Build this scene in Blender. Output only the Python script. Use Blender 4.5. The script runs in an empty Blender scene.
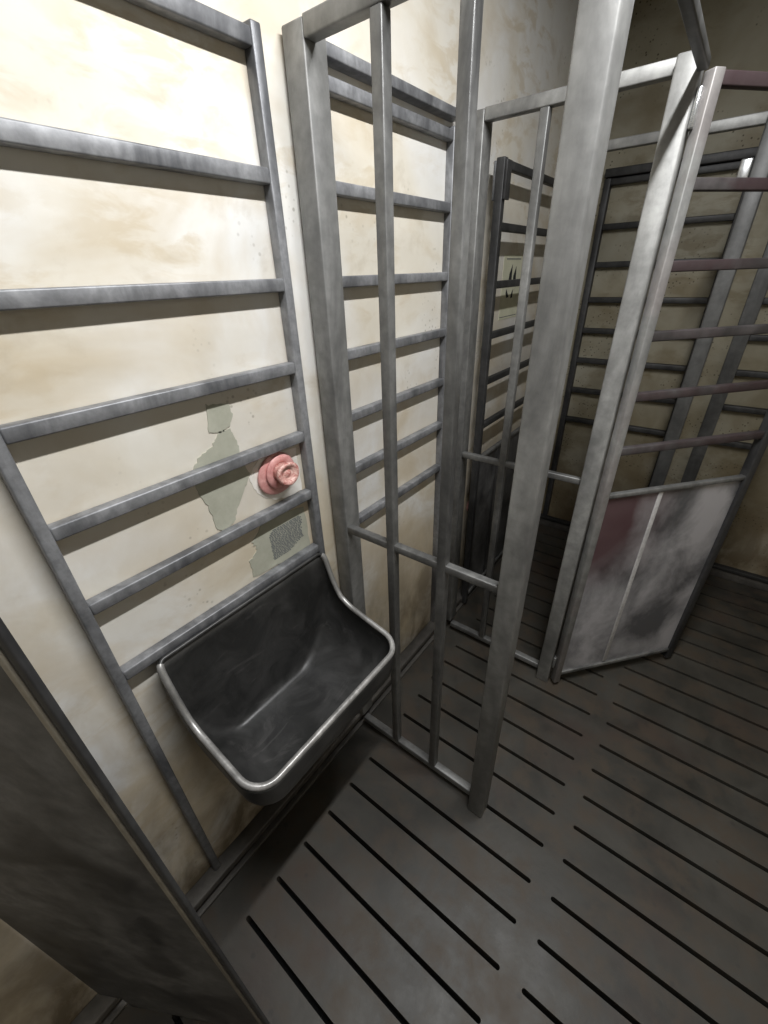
import bpy, bmesh, math, random
from mathutils import Matrix, Vector
random.seed(7)
S = bpy.context.scene
COL = S.collection

# ------------------------------------------------------------------ camera
cd = bpy.data.cameras.new('camera'); cam = bpy.data.objects.new('camera', cd); COL.objects.link(cam)
cd.sensor_fit = 'HORIZONTAL'; cd.sensor_width = 36.0; cd.lens = 415.0/768*36; cd.clip_start = 0.02
right = Vector((0.796, 0.604, -0.030)); down = Vector((0.281, -0.414, -0.866)); fwd = Vector((-0.536, 0.681, -0.499))
fwd.normalize(); right = (right-fwd*right.dot(fwd)).normalized(); up = right.cross(fwd)
m = Matrix.Identity(4)
for i in range(3):
    m[i][0] = right[i]; m[i][1] = up[i]; m[i][2] = -fwd[i]
m.translation = Vector((0, 0, 1.6)); cam.matrix_world = m
S.camera = cam

# ------------------------------------------------------------------ light
w = bpy.data.worlds.new('world'); S.world = w; w.use_nodes = True
w.node_tree.nodes['Background'].inputs[0].default_value = (0.9, 0.95, 1.0, 1)
w.node_tree.nodes['Background'].inputs[1].default_value = 0.05
S.view_settings.view_transform = 'Standard'; S.view_settings.look = 'None'
S.view_settings.exposure = 0.0; S.view_settings.gamma = 1.0; S.view_settings.use_curve_mapping = False
LAMP = Vector((0.0, 0.58, 2.53))
ld = bpy.data.lights.new('tube_light_beam', 'AREA'); ld.shape = 'RECTANGLE'; ld.size = 0.05; ld.size_y = 1.1; ld.energy = 41; ld.color = (0.985, 0.99, 1.0)
lo = bpy.data.objects.new('tube_light_beam', ld); COL.objects.link(lo); lo.location = LAMP

# ------------------------------------------------------------------ materials
class N:
    def __init__(s, name):
        s.m = bpy.data.materials.new(name); s.m.use_nodes = True; s.t = s.m.node_tree; s.n = s.t.nodes
        s.b = s.n['Principled BSDF']
        s.pos = s.n.new('ShaderNodeNewGeometry').outputs['Position']
    def lk(s, a, b): s.t.links.new(a, b)
    def mapped(s, scale=(1,1,1), rot=(0,0,0), loc=(0,0,0), src=None):
        k = s.n.new('ShaderNodeMapping'); k.inputs['Scale'].default_value = scale
        k.inputs['Rotation'].default_value = rot; k.inputs['Location'].default_value = loc
        s.lk(src or s.pos, k.inputs[0]); return k.outputs[0]
    def noise(s, vec, scale, detail=5, rough=.55, dist=0):
        k = s.n.new('ShaderNodeTexNoise'); k.inputs['Scale'].default_value = scale
        k.inputs['Detail'].default_value = detail; k.inputs['Roughness'].default_value = rough
        k.inputs['Distortion'].default_value = dist; s.lk(vec, k.inputs['Vector']); return k.outputs['Fac']
    def ramp(s, fac, stops):
        k = s.n.new('ShaderNodeValToRGB'); e = k.color_ramp.elements
        while len(e) < len(stops): e.new(.5)
        for q, (p, c) in zip(e, stops):
            q.position = p; q.color = (c, c, c, 1) if isinstance(c, (int, float)) else (*c, 1)
        s.lk(fac, k.inputs[0]); return k.outputs[0]
    def mix(s, fac, a, b, mode='MIX'):
        k = s.n.new('ShaderNodeMix'); k.data_type = 'RGBA'; k.blend_type = mode
        for v, i in ((fac, 0), (a, 6), (b, 7)):
            if isinstance(v, (int, float)): k.inputs[i].default_value = v
            elif isinstance(v, tuple): k.inputs[i].default_value = (*v, 1)
            else: s.lk(v, k.inputs[i])
        return k.outputs[2]
    def math(s, op, a, b=0.0):
        k = s.n.new('ShaderNodeMath'); k.operation = op
        for v, i in ((a, 0), (b, 1)):
            if isinstance(v, (int, float)): k.inputs[i].default_value = v
            else: s.lk(v, k.inputs[i])
        return k.outputs[0]
    def bump(s, h, strength=.3, dist=.002):
        k = s.n.new('ShaderNodeBump'); k.inputs['Strength'].default_value = strength
        k.inputs['Distance'].default_value = dist; s.lk(h, k.inputs['Height']); s.lk(k.outputs[0], s.b.inputs['Normal'])
    def fin(s, col=None, rough=.5, metal=0., spec=.5):
        if col is not None:
            if isinstance(col, tuple): s.b.inputs['Base Color'].default_value = (*col, 1)
            else: s.lk(col, s.b.inputs['Base Color'])
        if isinstance(rough, (int, float)): s.b.inputs['Roughness'].default_value = rough
        else: s.lk(rough, s.b.inputs['Roughness'])
        s.b.inputs['Metallic'].default_value = metal; s.b.inputs['Specular IOR Level'].default_value = spec
        return s.m

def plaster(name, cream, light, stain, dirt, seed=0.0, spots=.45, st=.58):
    q = N(name)
    v = q.mapped(loc=(seed, seed*.7, seed*1.3))
    big = q.noise(v, 2.0, 4, .5, .5)
    sw = q.noise(q.mapped((1, 1.0, 1.4), (0.75, 0, 0), (seed, 0, seed)), 2.8, 5, .55, .5)
    tr = q.noise(q.mapped((1, 1.0, 1.7), (0.55, 0, 0), (seed+2, 3, seed)), 4.5, 3, .45, 1.2)
    fine = q.noise(v, 26, 6, .6)
    c = q.mix(q.ramp(big, [(.38, 0), (.60, 1)]), cream, light)
    c = q.mix(q.ramp(sw, [(.52, 0), (.68, .6)]), c, stain)
    ridge = q.noise(q.mapped((1, 1.0, 2.4), (0.6, 0, 0), (seed+2, 3, seed)), 9.0, 5, .6, .5)
    msk = q.ramp(q.noise(q.mapped(loc=(seed+9, 5, 2)), 3.0, 3), [(.48, 0), (.60, 1)])
    c = q.mix(q.math('MULTIPLY', q.ramp(ridge, [(.48, 0), (.60, .55)]), msk), c, stain)
    spl = q.noise(q.mapped(loc=(seed+4, 2, 1)), 4.5, 6, .62, .3)
    c = q.mix(q.ramp(spl, [(.60, 0), (.72, .45)]), c, tuple(x*.75 for x in stain))
    sp2 = q.n.new('ShaderNodeSeparateXYZ'); q.lk(q.pos, sp2.inputs[0])
    mid = q.n.new('ShaderNodeMapRange'); q.lk(sp2.outputs[2], mid.inputs[0]); mid.inputs[1].default_value = 1.7; mid.inputs[2].default_value = .7
    tan = q.noise(q.mapped(loc=(seed+1, 11, 6)), 3.2, 6, .6, .6)
    c = q.mix(q.math('MULTIPLY', mid.outputs[0], q.ramp(tan, [(.40, 0), (.50, .5), (.62, .8)])), c, stain)
    # splashed-up muck near the skirting, in blotches
    sep = q.n.new('ShaderNodeSeparateXYZ'); q.lk(q.pos, sep.inputs[0])
    low = q.n.new('ShaderNodeMapRange'); q.lk(sep.outputs[2], low.inputs[0])
    low.inputs[1].default_value = .82; low.inputs[2].default_value = .1
    mk = q.noise(q.mapped((1, 1, .7), loc=(seed, 8, 3)), 6, 6, .62, .4)
    f = q.math('MULTIPLY', low.outputs[0], q.ramp(mk, [(.32, .1), (.58, 1)]))
    c = q.mix(q.math('MULTIPLY', f, .95), c, dirt)
    vor = q.n.new('ShaderNodeTexVoronoi'); vor.inputs['Scale'].default_value = 60; q.lk(v, vor.inputs['Vector'])
    m2 = q.ramp(q.noise(q.mapped(loc=(seed+19, 5, 2)), 5.0, 3), [(st, 0), (st+.08, 1)])
    dots = q.math('MULTIPLY', q.ramp(vor.outputs['Distance'], [(.14, 1), (.26, 0)]), m2)
    c = q.mix(q.math('MULTIPLY', dots, spots), c, tuple(x*.35 for x in stain))
    c = q.mix(q.ramp(fine, [(.3, .07), (.7, 0)]), c, tuple(x*.6 for x in stain))
    if name == 'grubby_olive_plaster':       # rusty straw-coloured run on the far wall
        d = q.n.new('ShaderNodeVectorMath'); d.operation = 'DISTANCE'; q.lk(q.mapped((1, 1, .55)), d.inputs[0]); d.inputs[1].default_value = (.66, 2.7, .20)
        k = q.math('MULTIPLY', q.ramp(d.outputs['Value'], [(.05, 1), (.24, 0)]), q.ramp(q.noise(q.mapped((6, 1, .8), (0, .25, 0)), 6, 6, .65, .5), [(.36, 0), (.58, 1)]))
        c = q.mix(q.math('MULTIPLY', k, .9), c, (.12, .065, .025))
    h = q.math('ADD', q.math('MULTIPLY', tr, .5), q.math('ADD', q.math('MULTIPLY', sw, .8), q.math('MULTIPLY', fine, .10)))
    q.bump(h, .30, .008)
    return q.fin(c, .62, 0, .35)

def steel(name, dark, light, rough=(.34, .6), metal=.55, scale=9., tint=None, tfac=.6, streak=(1, 1, .35)):
    q = N(name)
    a = q.noise(q.mapped(streak), scale, 7, .62, .5)
    b = q.noise(q.pos, scale*5, 6, .6)
    c = q.mix(q.ramp(a, [(.34, 0), (.68, 1)]), dark, light)
    c = q.mix(q.ramp(b, [(.35, .35), (.62, 0)]), c, tuple(x*.55 for x in dark))
    if tint:
        t = q.noise(q.mapped(loc=(3, 1, 7)), 3.6, 5, .6, .4)
        c = q.mix(q.ramp(t, [(.46, 0), (.60, tfac)]), c, tint)
    q.bump(b, .18, .002)
    return q.fin(c, q.ramp(a, [(.3, rough[0]), (.7, rough[1])]), metal)

M = {}
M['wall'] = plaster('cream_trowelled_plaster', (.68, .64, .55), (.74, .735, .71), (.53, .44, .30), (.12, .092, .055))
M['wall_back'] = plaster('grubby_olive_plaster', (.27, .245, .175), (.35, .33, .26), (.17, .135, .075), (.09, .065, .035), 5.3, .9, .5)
M['wall_dark'] = plaster('dark_brown_plaster', (.16, .14, .11), (.22, .20, .16), (.10, .08, .05), (.06, .05, .03), 2.1)
M['ceiling'] = steel('dark_ceiling_paint', (.03, .027, .023), (.055, .05, .042), (.8, .9), 0, 3)
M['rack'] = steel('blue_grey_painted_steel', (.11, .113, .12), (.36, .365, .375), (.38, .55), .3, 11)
M['post'] = steel('pale_grey_worn_steel', (.14, .14, .136), (.36, .36, .345), (.40, .55), .3, 6)
M['bar'] = steel('mid_grey_worn_steel', (.085, .085, .083), (.25, .25, .24), (.36, .5), .35, 8)
M['dark_rack'] = steel('dark_grey_steel', (.035, .035, .036), (.09, .09, .09), (.4, .6), .4, 9)  # darkest grey of the rack steels
M['gate'] = steel('maroon_stained_steel', (.05, .045, .045), (.125, .115, .115), (.4, .58), .3, 6, (.050, .022, .026), .6)
M['gate_post'] = steel('pale_gate_steel', (.17, .17, .165), (.36, .36, .345), (.4, .55), .3, 6, (.17, .09, .09), .18)
M['base'] = steel('grimy_skirting_metal', (.06, .055, .05), (.14, .13, .115), (.45, .65), .3, 6, streak=(1, .4, 1))
M['base_dark'] = steel('black_skirting_and_gap_shade', (.012, .012, .011), (.03, .028, .026), (.6, .8), .1, 6)  # near-black; in the recess it paints the shade under the ledge
M['plate'] = steel('black_mottled_sheet_steel', (.030, .031, .032), (.19, .19, .19), (.38, .6), .2, 7.5, streak=(1, 1, .8))
M['plate_edge'] = steel('tan_worn_edge_strip', (.22, .20, .165), (.38, .35, .29), (.4, .55), .3, 8)
M['weld'] = steel('pale_whitewashed_weld', (.42, .41, .40), (.60, .59, .58), (.5, .6), .1, 14)
M['dim'] = steel('shaded_grey_steel', (.055, .055, .054), (.15, .15, .145), (.42, .58), .3, 7)  # shade on far and overhead parts is put into this darker post colour
M['hinge'] = steel('bright_zinc_hinge', (.45, .46, .46), (.72, .73, .73), (.22, .35), .9, 14)

q = N('smeared_gate_sheet_steel')      # dark steel with whitewash smears and a maroon stain
a = q.noise(q.mapped((1, 1, .8), loc=(2.2, .4, 1.9)), 4.6, 6, .58, .3)
b = q.noise(q.mapped(loc=(5.1, 2.0, .3)), 2.3, 4, .55, .5)
c = q.mix(q.ramp(a, [(.36, 0), (.60, 1)]), (.13, .13, .135), (.50, .49, .505))
sep = q.n.new('ShaderNodeSeparateXYZ')
tc = q.n.new('ShaderNodeTexCoord'); q.lk(tc.outputs['Object'], sep.inputs[0])
mx = q.n.new('ShaderNodeMapRange'); q.lk(sep.outputs[0], mx.inputs[0]); mx.inputs[1].default_value = .34; mx.inputs[2].default_value = .04
mz = q.n.new('ShaderNodeMapRange'); q.lk(sep.outputs[2], mz.inputs[0]); mz.inputs[1].default_value = .50; mz.inputs[2].default_value = .80
f = q.math('MULTIPLY', q.math('MULTIPLY', mx.outputs[0], mz.outputs[0]), q.ramp(b, [(.32, .5), (.55, 1.6)]))
c = q.mix(q.math('MINIMUM', f, .92), c, (.10, .045, .05))
q.bump(a, .15, .003)
M['sheet'] = q.fin(c, q.ramp(a, [(.3, .36), (.7, .55)]), .35)

q = N('dark_grey_painted_slatted_floor')
a = q.noise(q.pos, 3.0, 6, .6, .6); b = q.noise(q.mapped(loc=(4, 2, 0)), 9, 7, .65); d = q.noise(q.pos, 45, 4, .6)
c = q.mix(q.ramp(a, [(.35, 0), (.66, 1)]), (.026, .0245, .020), (.062, .058, .049))
c = q.mix(q.ramp(b, [(.46, 0), (.62, .85)]), c, (.060, .046, .032))
c = q.mix(q.ramp(b, [(.28, .5), (.40, 0)]), c, (.03, .028, .026))
c = q.mix(q.ramp(q.noise(q.mapped(loc=(1.5, 6, 0)), 2.4, 5, .6), [(.54, 0), (.68, .5)]), c, (.055, .034, .026))
vor = q.n.new('ShaderNodeTexVoronoi'); vor.inputs['Scale'].default_value = 14; q.lk(q.pos, vor.inputs['Vector'])
c = q.mix(q.ramp(vor.outputs['Distance'], [(.07, .6), (.12, 0)]), c, (.03, .028, .025))
q.bump(q.math('ADD', b, q.math('MULTIPLY', d, .3)), .22, .004)
M['floor'] = q.fin(c, q.ramp(b, [(.3, .42), (.7, .62)]), .1, .45)
q = N('pit_black'); M['pit'] = q.fin((.006, .006, .006), .9, 0, .2)

q = N('black_trough_plastic')
a = q.noise(q.pos, 9, 7, .62, .8); b = q.noise(q.mapped((1, .3, 1), (0, 0, .4)), 16, 6, .7, .6)
c = q.mix(q.ramp(a, [(.4, 0), (.7, 1)]), (.026, .026, .025), (.062, .061, .059))
c = q.mix(q.ramp(b, [(.58, 0), (.72, .5)]), c, (.13, .125, .12))
q.bump(a, .25, .004)
M['trough'] = q.fin(c, q.ramp(a, [(.3, .30), (.7, .5)]), .1, .5)
M['rim'] = steel('worn_shiny_trough_rim', (.24, .235, .225), (.50, .49, .47), (.28, .42), .35, 16)

q = N('glossy_pink_rubber')
a = q.noise(q.pos, 40, 5, .6, 1.0)
c = q.mix(q.ramp(a, [(.35, 0), (.65, 1)]), (.56, .24, .225), (.72, .40, .37))
q.bump(a, .4, .003); M['pink'] = q.fin(c, .32, 0, .55)
q = N('pale_pink_rubber')
a = q.noise(q.pos, 70, 5, .6, 2.0)
c = q.mix(q.ramp(a, [(.38, 0), (.62, 1)]), (.48, .17, .15), (.80, .55, .48))
q.bump(a, .6, .003); M['pink_tip'] = q.fin(c, .28, 0, .55)
q = N('grey_green_render')
a = q.noise(q.pos, 14, 7, .65)
c = q.mix(q.ramp(a, [(.35, 0), (.65, 1)]), (.36, .36, .29), (.45, .45, .37)); q.bump(a, .3, .004); M['patch'] = q.fin(c, .75, 0, .25)
q = N('white_smear_plaster')
a = q.noise(q.pos, 14, 7, .65)
c = q.mix(q.ramp(a, [(.35, 0), (.65, 1)]), (.74, .71, .64), (.86, .84, .79)); q.bump(a, .3, .004); M['white_patch'] = q.fin(c, .6, 0, .3)
q = N('aged_paper'); a = q.noise(q.pos, 12, 5)
M['paper'] = q.fin(q.mix(q.ramp(a, [(.3, 0), (.7, 1)]), (.52, .52, .38), (.66, .65, .50)), .8, 0, .2)
q = N('printing_ink'); M['ink'] = q.fin((.035, .037, .037), .8, 0, .2)
q = N('faded_ink'); M['ink2'] = q.fin((.17, .18, .18), .8, 0, .2)
q = N('lamp_glow'); q.b.inputs['Emission Color'].default_value = (1, .96, .9, 1); q.b.inputs['Emission Strength'].default_value = 3; M['glow'] = q.fin((.8, .8, .8), .5)

# ------------------------------------------------------------------ helpers
_mc = {}
def boxmesh(sx, sy, sz, mat, bev=.003):
    k = (round(sx, 4), round(sy, 4), round(sz, 4), mat, bev)
    if k in _mc: return _mc[k]
    bm = bmesh.new(); bmesh.ops.create_cube(bm, size=1)
    for v in bm.verts: v.co = Vector((v.co.x*sx, v.co.y*sy, v.co.z*sz))
    if bev: bmesh.ops.bevel(bm, geom=bm.edges[:], offset=min(bev, .45*min(sx, sy, sz)), segments=2, profile=.5, affect='EDGES')
    me = bpy.data.meshes.new('tube'); bm.to_mesh(me); bm.free(); me.materials.append(M[mat])
    if bev:
        for p in me.polygons: p.use_smooth = True
        try: me.set_sharp_from_angle(angle=math.radians(50))
        except Exception: pass
    _mc[k] = me; return me
def link(name, me, parent=None, loc=(0, 0, 0), rot=(0, 0, 0)):
    o = bpy.data.objects.new(name, me); COL.objects.link(o); o.parent = parent
    o.location = loc; o.rotation_euler = rot; return o
def part(name, parent, x0, x1, y0, y1, z0, z1, mat, bev=.003):
    return link(name, boxmesh(x1-x0, y1-y0, z1-z0, mat, bev), parent, ((x0+x1)/2, (y0+y1)/2, (z0+z1)/2))
def thing(name, label, cat, loc=(0, 0, 0), rz=0, group=None):
    o = link(name, None, None, loc, (0, 0, rz)); o['label'] = label; o['category'] = cat
    o.empty_display_size = .1
    if group: o['group'] = group
    return o
def tag(o, label, cat, group=None):
    o['label'] = label; o['category'] = cat
    if group: o['group'] = group
    return o
def pymesh(name, verts, faces, mat, smooth=False):
    me = bpy.data.meshes.new(name); me.from_pydata(verts, [], faces); me.materials.append(M[mat]); me.update()
    if smooth:
        for p in me.polygons: p.use_smooth = True
    return me
def struct(name, x0, x1, y0, y1, z0, z1, mat, label=None):
    o = part(name, None, x0, x1, y0, y1, z0, z1, mat, 0); o['kind'] = 'structure'
    if label: o['label'] = label
    return o
def prism(poly, axis, a, b):
    """poly = list of 2-D points; extruded along axis from a to b"""
    n = len(poly)
    def P(u, v, w): return {'x': (w, u, v), 'y': (u, w, v), 'z': (u, v, w)}[axis]
    vs = [P(u, v, a) for u, v in poly]+[P(u, v, b) for u, v in poly]
    fs = [tuple(range(n-1, -1, -1)), tuple(range(n, 2*n))]+[(i, (i+1) % n, n+(i+1) % n, n+i) for i in range(n)]
    return vs, fs
def fixn(me):
    bm = bmesh.new(); bm.from_mesh(me); bmesh.ops.recalc_face_normals(bm, faces=bm.faces); bm.to_mesh(me); bm.free(); return me

# ------------------------------------------------------------------ room shell
WX, WY, CZ = -.79, 2.70, 2.59
XR, YF = 1.395, -1.03
wall_left = struct('wall_left', WX-.1, WX, YF-.1, WY+.1, -.1, CZ, 'wall', 'cream trowelled plaster wall with brown stains')
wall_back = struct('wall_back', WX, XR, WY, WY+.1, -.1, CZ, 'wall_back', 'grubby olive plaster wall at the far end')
struct('wall_right', XR, XR+.1, YF-.1, WY+.1, -.1, CZ, 'wall')
struct('wall_front', WX, XR, YF-.1, YF, -.1, CZ, 'wall')
struct('ceiling', WX-.1, XR+.1, YF-.1, WY+.1, CZ, CZ+.1, 'ceiling')

floor = struct('floor', WX, XR, YF, WY, -.09, -.055, 'pit', 'dark grey slatted floor with long drainage slots')
def slat_mesh(L, W, sl, mg):
    """flat slat L long (x), W wide (y); a half slot is cut in both long sides, ends rounded"""
    h = W/2; r = sl/2; pts = []
    x0, x1 = -L/2+mg, L/2-mg
    def arc(cx, cy, a0, a1): return [(cx+r*math.cos(a0+(a1-a0)*i/4), cy+r*math.sin(a0+(a1-a0)*i/4)) for i in range(5)]
    P = math.pi
    pts += [(-L/2, -h)] + arc(x0+r, -h, P, P/2) + arc(x1-r, -h, P/2, 0) + [(L/2, -h), (L/2, h)]
    pts += arc(x1-r, h, 0, -P/2) + arc(x0+r, h, -P/2, -P) + [(-L/2, h)]
    v, f = prism(pts, 'z', -.05, 0)
    return fixn(pymesh('slat', v, f, 'floor'))
PIT = .1125; sm = slat_mesh(.685, PIT, .013, .03)
for cx in (-.3175, .3675, 1.0525):
    for k in range(-13, 20):
        y = .4315+PIT*(k+.5)
        if YF+.05 < y < WY-.05: link('slat', sm, floor, Vector((cx, y, 0))-floor.location)
ys = [.4315+PIT*(k+.5) for k in range(-13, 20)]; ys = [y for y in ys if YF+.05 < y < WY-.05]
ya, yb = min(ys)-PIT/2, max(ys)+PIT/2
fl = floor.location
def fpart(name, x0, x1, y0, y1):
    o = part(name, floor, x0-fl.x, x1-fl.x, y0-fl.y, y1-fl.y, -.05-fl.z, -fl.z, 'floor', 0)
fpart('border_strip', WX, -.66, YF, WY); fpart('end_strip', -.66, XR, YF, ya); fpart('end_strip', -.66, XR, yb, WY)

bl = link('baseboard_left', None); bl['kind'] = 'structure'
part('ledge', bl, WX, -.742, YF, WY-.02, .035, .062, 'base', .004)
part('recess', bl, WX, -.768, YF, WY-.02, 0, .035, 'base_dark', 0)
part('foot_strip', bl, -.768, -.735, YF, WY-.02, 0, .012, 'base', .002)
bb = link('baseboard_back', None); bb['kind'] = 'structure'
part('ledge', bb, -.735, XR, 2.665, WY, .055, .078, 'base_dark', .004)
part('board', bb, -.735, XR, 2.675, WY, 0, .055, 'base', .002)

# broken-away render patches on the left wall
def blob(pts, name, mat, rough=.006, t=.0016, seed=1):
    rnd = random.Random(seed); out = []
    n = len(pts)
    for i in range(n):
        a = pts[i]; b = pts[(i+1) % n]
        for k in range(6):
            u = k/6; out.append((a[0]+(b[0]-a[0])*u+rnd.uniform(-rough, rough), a[1]+(b[1]-a[1])*u+rnd.uniform(-rough, rough)))
    v, f = prism(out, 'x', WX-.002, WX+t)
    o = link(name, fixn(pymesh(name, v, f, mat)), wall_left)
    o.matrix_parent_inverse = Matrix.Translation(wall_left.location).inverted(); return o
blob([(.437, 1.382), (.487, 1.374), (.494, 1.348), (.478, 1.325), (.455, 1.318), (.430, 1.326)], 'render_patch', 'patch', .002, seed=2)
blob([(.452, 1.322), (.478, 1.322), (.490, 1.285), (.488, 1.245), (.505, 1.205), (.472, 1.165), (.445, 1.120), (.420, 1.095), (.392, 1.110), (.388, 1.165), (.372, 1.225), (.376, 1.262), (.395, 1.285), (.430, 1.298)], 'render_patch', 'patch', .003, seed=3)
blob([(.52, 1.075), (.648, 1.055), (.650, .915), (.54, .925), (.455, .935), (.452, .985), (.482, 1.005), (.470, 1.03)], 'render_patch', 'patch', .003, seed=4)
blob([(.500, 1.195), (.535, 1.235), (.650, 1.225), (.652, 1.10), (.565, 1.11), (.520, 1.14)], 'smear_patch', 'white_patch', .003, .001, seed=5)

# ------------------------------------------------------------------ steel racks on the walls
ZR = [1.947, 1.764, 1.584, 1.417, 1.252, 1.091, .914]     # centres of the seven rails
def wall_rack(label, y0, y1, mat='rack', header=False):
    t = thing('wall_rack', label, 'rack', (WX, y0, 0), 0, 'steel rail racks on the walls')
    L = y1-y0; d = .026
    part('upright', t, 0, d, 0, .020, .0625, 1.968, mat); part('upright', t, 0, d, L-.022, L, .0625, 1.968 if not header else 1.95, mat)
    for z in ZR:
        if header and z > 1.9: z = 1.929
        part('rail', t, 0.001, d-.001, .020, L-.022, z-.0125, z+.0125, mat)
    if header: part('header_rail', t, 0, .034, 0, L, 1.962, 1.984, mat)
    return t
wall_rack('blue-grey steel rail rack on cream wall above the black trough', .096, .684)
wall_rack('steel rail rack on cream wall seen through the nearest barred partition', .800, 1.372, header=True)
def back_rack(label, x0, x1, zs, mat, header=False, uw=.03, um=None):
    t = thing('wall_rack', label, 'rack', (x0, WY, 0), 0, 'steel rail racks on the walls')
    L = x1-x0; d = .034
    part('upright', t, 0, uw, -d-.002, 0, .0785, 1.96, um or mat); part('upright', t, L-.03, L, -d, 0, .0785, 1.96, mat)
    for z in zs: part('rail', t, uw, L-.03, -d, -.002, z-.013, z+.013, mat)
    if header: part('header_rail', t, 0, L, -.05, 0, 1.962, 1.995, mat)
    return t
ZB = [1.945, 1.765, 1.602, 1.440, 1.288, 1.130, .962, .785]
back_rack('dark steel rail rack on far wall between the pale posts', -.675, -.085, ZB, 'dark_rack', True)
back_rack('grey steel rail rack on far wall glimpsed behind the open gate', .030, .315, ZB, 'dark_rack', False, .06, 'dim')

# ------------------------------------------------------------------ barred partitions
def partition(name, label, y, wx0, wx1, bars, full=True, ex0=-.25, ex1=-.198, zm=.957, wm='post'):
    t = thing(name, label, 'partition', (0, y, 0), 0, 'partitions across the pen')
    part('wall_post', t, wx0, wx1, 0.0, .06, .0 if wx0 > -.735 else .0625, 1.985, wm, .004)
    part('end_post', t, ex0, ex1, -.025, .027, 0, 1.985, 'post' if full else 'dim', .005)
    part('top_rail', t, wx1, ex0, 0, .03, 1.957, 1.987, 'post')
    if full:
        part('middle_rail', t, wx1, ex0, .002, .024, zm-.022, zm, 'bar')
        part('bottom_rail', t, wx1, ex0, .002, .028, .030, .056, 'bar')
        for bx in bars: part('bar', t, bx-.0125, bx+.0125, .000, .026, .056, 1.957, 'bar')
    return t
P1 = partition('barred_partition', 'nearest barred steel partition with tall grey post beside the trough', .745, WX+.008, -.728, (-.570, -.410))
P2 = partition('barred_partition', 'second barred partition carrying the open half-sheet gate', 1.403, -.752, -.703, (-.534, -.390), zm=.974, wm='bar')
P3 = partition('portal_frame', 'far portal frame with pale top rail and bright hinge', 2.04, -.610, -.565, (), False, -.083, -.033, wm='dark_rack')
part('hinge', P2, -.197, -.186, -.022, .010, 1.855, 1.925, 'hinge', .003); part('hinge', P2, -.197, -.186, -.022, .010, .10, .16, 'bar', .003)
part('hinge', P3, -.115, -.084, -.030, .012, 1.80, 1.875, 'hinge', .004)
tr = part('tie_rail', None, -.204, -.184, .7725, 1.3775, 1.946, 1.966, 'dim'); tag(tr, 'dark overhead steel rail tying the two pale end posts together', 'rail')

# ------------------------------------------------------------------ gates
def gate(label, loc, rz, mats, L=.60, zs=(1.935, 1.757, 1.592, 1.427, 1.262, 1.093), zt=1.95, zsh=.935):
    fr, rl, sh = mats
    t = thing('stall_gate', label, 'gate', loc, rz, 'half-sheet stall gates')
    part('upright', t, 0, .027, -.015, .015, .02, zt, fr); part('upright', t, L-.030, L, -.015, .015, .02, zt, rl if sh != 'sheet' else 'dark_rack')
    for z in zs: part('rail', t, .027, L-.03, -.011, .011, z-.0125, z+.0125, rl)
    s = part('sheet_panel', t, .027, L-.03, -.003, .003, .075, zsh, sh, 0)
    s.data = s.data.copy(); s.location = (0, 0, 0)
    for v in s.data.vertices: v.co += Vector(((.027+L-.03)/2, 0, (.075+zsh)/2))
    part('top_lip', t, .027, L-.005, -.012, .008, zsh-.008, zsh+.008, 'bar', .003)
    part('bottom_lip', t, .027, L-.03, -.012, .008, .062, .080, 'bar', .003)
    part('seam_strip', t, .228, .246, -.007, -.003, .085, zsh-.01, 'weld' if sh == 'sheet' else rl, .002)
    return t
gd = math.atan2(1.834-1.385, .199+.185)
gate('open steel gate with smeared maroon-stained sheet on its lower half', (-.183, 1.388, 0), gd, ('gate_post', 'gate', 'sheet'))
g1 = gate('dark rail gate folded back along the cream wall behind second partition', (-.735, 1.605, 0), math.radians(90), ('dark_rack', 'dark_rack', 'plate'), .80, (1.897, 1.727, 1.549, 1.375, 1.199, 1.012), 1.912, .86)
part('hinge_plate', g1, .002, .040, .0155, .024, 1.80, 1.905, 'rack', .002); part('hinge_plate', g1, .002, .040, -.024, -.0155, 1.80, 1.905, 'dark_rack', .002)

# ------------------------------------------------------------------ foreground sheet steel leaf
A = Vector((-.786, -.222)); B = Vector((-.390, .003)); dv = B-A; L = dv.length
t = thing('sheet_steel_panel', 'big dark mottled sheet steel panel at lower left standing off the wall', 'panel', (A.x, A.y, 0), math.atan2(dv.y, dv.x))
v, f = prism([(.004, .065), (.068, .065), (.068, .004), (L-.010, .004), (L-.010, 1.97), (.004, 1.97)], 'y', -.002, .002)
link('sheet', fixn(pymesh('sheet', v, f, 'plate')), t)
part('edge_strip', t, L-.018, L-.010, -.006, -.002, .0, 1.97, 'plate_edge', .0015)
part('edge_tube', t, L-.010, L, -.004, .004, .0, 1.985, 'dark_rack', .002)

# ------------------------------------------------------------------ trough
def rim_z(x):
    pts = [(-.757, .905), (-.745, .895), (-.725, .830), (-.70, .772), (-.66, .748), (-.58, .728), (-.48, .705)]
    if x <= pts[0][0]: return pts[0][1]
    for (a, b), (c, d) in zip(pts, pts[1:]):
        if x <= c: return b+(d-b)*(x-a)/(c-a)
    return pts[-1][1]
def rrect(x0, x1, y0, y1, rb, rf, n=8, side=14):
    out = []
    def arc(cx, cy, r, a0):
        return [(cx+r*math.cos(a0+math.pi/2*i/n), cy+r*math.sin(a0+math.pi/2*i/n)) for i in range(n+1)]
    c = [arc(x1-rf, y1-rf, rf, 0), arc(x0+rb, y1-rb, rb, math.pi/2), arc(x0+rb, y0+rb, rb, math.pi), arc(x1-rf, y0+rf, rf, 1.5*math.pi)]
    for i in range(4):
        out += c[i]; a = c[i][-1]; b = c[(i+1) % 4][0]
        out += [(a[0]+(b[0]-a[0])*k/side, a[1]+(b[1]-a[1])*k/side) for k in range(1, side)]
    return out
TB = (-.757, -.478, .172, .660)
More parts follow.
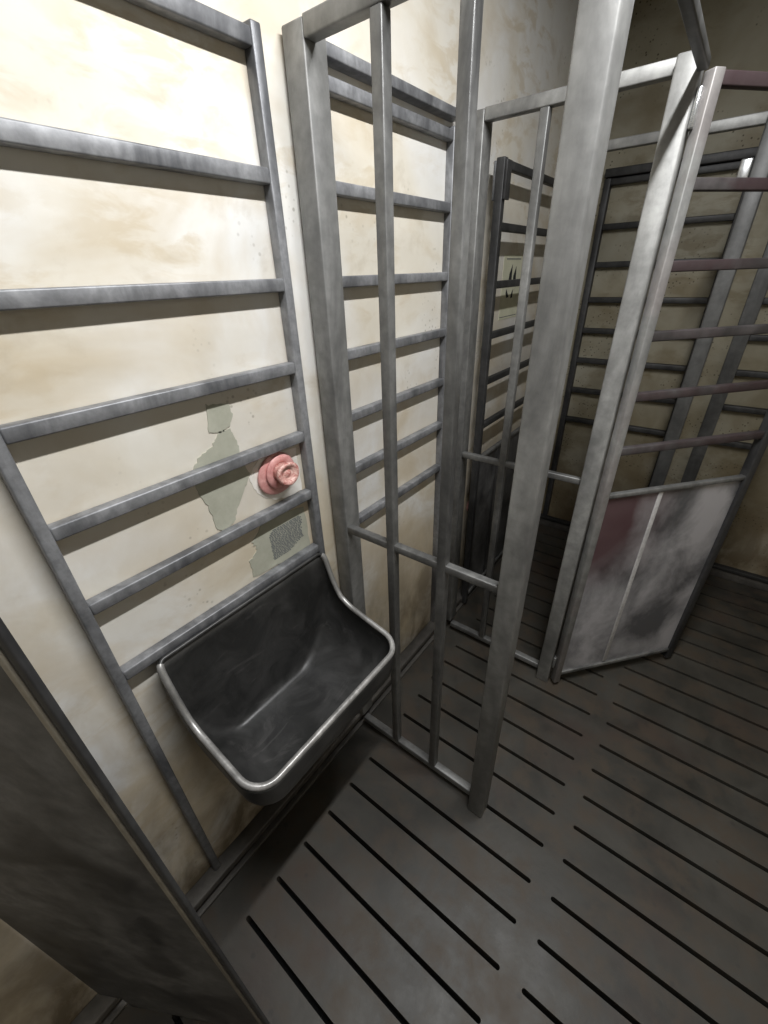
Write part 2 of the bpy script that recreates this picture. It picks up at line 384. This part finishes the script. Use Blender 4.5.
top = rrect(*TB, .018, .055); bot = rrect(-.748, -.545, .255, .545, .03, .05)
base = Vector((-.757, .415, .56))
verts = []; faces = []; n = len(top); R = 12
for k in range(R+1):
    s = k/R
    e = s**3.6                       # stays near the rim outline, then curves in
    for (a, b) in zip(top, bot):
        x = a[0]+(b[0]-a[0])*e; y = a[1]+(b[1]-a[1])*e
        zt = rim_z(a[0]); z = zt+(.565-zt)*(1-(1-s)**1.05)
        verts.append((x-base.x, y-base.y, z-base.z))
for k in range(R):
    for i in range(n):
        j = (i+1) % n; faces.append((k*n+i, k*n+j, (k+1)*n+j, (k+1)*n+i))
cx = sum(p[0] for p in bot)/n; cy = sum(p[1] for p in bot)/n
for rr in (.8, .4):
    st = len(verts)
    for p in bot: verts.append((cx+(p[0]-cx)*rr-base.x, cy+(p[1]-cy)*rr-base.y, .558-base.z))
    for i in range(n):
        j = (i+1) % n; faces.append((st-n+i, st-n+j, st+j, st+i))
faces.append(tuple(range(len(verts)-n, len(verts))))
t = thing('feed_trough', 'black plastic feed trough with worn shiny rim mounted on the wall', 'trough', base)
me = fixn(pymesh('basin', verts, faces, 'trough', True)); ob = link('basin', me, t)
sd = ob.modifiers.new('thickness', 'SOLIDIFY'); sd.thickness = .007; sd.offset = 1
def sweep(path, r, closed, name, mat, seg=8):
    vs = []; fs = []; n = len(path); P = [Vector(p) for p in path]
    for i in range(n):
        a = P[(i-1) % n] if closed or i > 0 else P[i]; b = P[(i+1) % n] if closed or i < n-1 else P[i]
        tg = (b-a).normalized(); u = tg.cross(Vector((0, 0, 1)))
        if u.length < 1e-4: u = tg.cross(Vector((1, 0, 0)))
        u.normalize(); v = u.cross(tg)
        for k in range(seg):
            an = 2*math.pi*k/seg; vs.append(P[i]+u*(r*math.cos(an))+v*(r*math.sin(an)))
    m_ = n if closed else n-1
    for i in range(m_):
        for k in range(seg):
            i2 = (i+1) % n; k2 = (k+1) % seg; fs.append((i*seg+k, i2*seg+k, i2*seg+k2, i*seg+k2))
    return fixn(pymesh(name, [tuple(v) for v in vs], fs, mat, True))
k0 = max(range(n), key=lambda i: (top[i][1] if top[i][0] < -.75 else -9))      # back corners: the rim runs round the sides and front only
k1 = min(range(n), key=lambda i: (top[i][1] if top[i][0] < -.75 else 9))
run = [top[(k1+i) % n] for i in range((k0-k1) % n+1)]
link('rim', sweep([Vector((p[0], p[1], rim_z(p[0])))-base for p in run], .0078, False, 'rim', 'rim'), t)
link('back_edge', sweep([Vector((p[0], p[1], rim_z(p[0])))-base for p in [top[(k0+i) % n] for i in range((k1-k0) % n+1)]], .005, False, 'back_edge', 'trough'), t)
part('mounting_bracket', t, WX-base.x, -.757-base.x, -.20, -.17, .05, .26, 'dark_rack'); part('mounting_bracket', t, WX-base.x, -.757-base.x, .17, .20, .05, .26, 'dark_rack')

# ------------------------------------------------------------------ pink drinkers
def lathe(prof, name, mat, seg=24, wob=0, seed=0):
    rnd = random.Random(seed); ph = [rnd.uniform(0, 6.28) for _ in range(3)]; vs = []; fs = []
    for (x, r) in prof:
        for k in range(seg):
            a = 2*math.pi*k/seg; q_ = r*(1+wob*(math.sin(2*a+ph[0])+.6*math.sin(3*a+ph[1])))
            vs.append((x, q_*math.cos(a), q_*math.sin(a)))
    for i in range(len(prof)-1):
        for k in range(seg):
            k2 = (k+1) % seg; fs.append((i*seg+k, i*seg+k2, (i+1)*seg+k2, (i+1)*seg+k))
    fs.append(tuple(range(seg))); fs.append(tuple(range((len(prof)-1)*seg, len(prof)*seg)))
    return fixn(pymesh(name, vs, fs, mat, True))
def drinker(label, y, z, s=1., short=False):
    t = thing('pink_drinker', label, 'drinker', (WX+.0015, y, z), 0, 'pink rubber drinkers on the wall'); t.scale = (s, s, s)
    link('flange', lathe([(0, .052), (.003, .055), (.007, .055), (.009, .052), (.009, .02)], 'flange', 'pink', 40, .035, 3), t, (0, .002, 0))
    link('collar', lathe([(.008, .042), (.014, .0445), (.017, .043), (.0175, .030), (.015, .026), (.012, .02)], 'collar', 'pink', 40, .02, 5), t, (0, .008, .004))
    tip = lathe([(.010, .021), (.024, .020), (.034, .022), (.040, .0255), (.047, .026), (.050, .023), (.047, .017), (.040, .012), (.043, .007), (.045, .002)], 'nozzle', 'pink_tip', 32, .05, 8)
    nz = link('nozzle', tip, t, (0, .008, .005), (0, math.radians(-4), math.radians(-4))); nz.scale = (1, 1.15, 1.15)
    return t
drinker('pink rubber nipple drinker with round flange on wall above the trough', .574, 1.180)
drinker('small pink drinker low on the wall behind the second partition', 1.705, .575, .7)

# ------------------------------------------------------------------ printed notice and poster
t = thing('printed_notice', 'faded block of tiny grey printed lines on the wall below the drinker', 'notice', (WX+.0017, .5755, .948))
rnd = random.Random(11); vs = []; fs = []
for r in range(19):
    z = .085-r*.0047; y = -.055+rnd.uniform(0, .004)+max(0, 2-r)*.006
    ye = .055-rnd.uniform(0, .006)-max(0, (r-14)*.012)
    while y < ye:
        wd = rnd.uniform(.003, .013)
        b0 = len(vs); h = .0016
        vs += [(0, y, z-h), (0, min(y+wd, ye+.004), z-h), (0, min(y+wd, ye+.004), z+h), (0, y, z+h)]
        fs.append((b0, b0+1, b0+2, b0+3)); y += wd+rnd.uniform(.0012, .003)
vs2 = vs+[(.0004, b, c) for a, b, c in vs]; k0 = len(vs)
lines = link('print_lines', pymesh('print_lines', vs2, fs+[tuple(i+k0 for i in f) for f in fs], 'ink2'), t); lines['kind'] = 'stuff'
t = thing('wall_poster', 'small pale paper poster with black claw marks behind the folded gate', 'poster', (WX, 1.93, 1.41))
part('sheet', t, 0, .0015, -.095, .105, 0, .237, 'paper', 0)
def claw(y0, z0, y1, z1, wd):
    v, f = prism([(y0, z0), (y0+wd, z0+.002), (y1+.002, z1), ((y0+y1)/2-wd*.25, (z0+z1)/2)], 'x', .0015, .0021)
    link('printed_claw', fixn(pymesh('printed_claw', v, f, 'ink')), t)
claw(-.035, .135, -.006, .205, .034); claw(.012, .132, .036, .198, .034); claw(-.038, .082, -.048, .116, .024); claw(.004, .078, .024, .112, .022)
part('printed_line', t, .0015, .0021, -.07, .08, .222, .226, 'ink2', 0); part('printed_line', t, .0015, .0021, -.09, .09, .008, .011, 'ink2', 0)

# ------------------------------------------------------------------ the ceiling lamp above the frame
t = thing('ceiling_tube_light', 'long ceiling tube light above the walkway', 'lamp', (LAMP.x, LAMP.y, CZ))
part('housing', t, -.045, .045, -.59, .59, -.05, 0, 'dark_rack', .004)
part('diffuser', t, -.025, .025, -.55, .55, -.056, -.05, 'glow', .001)
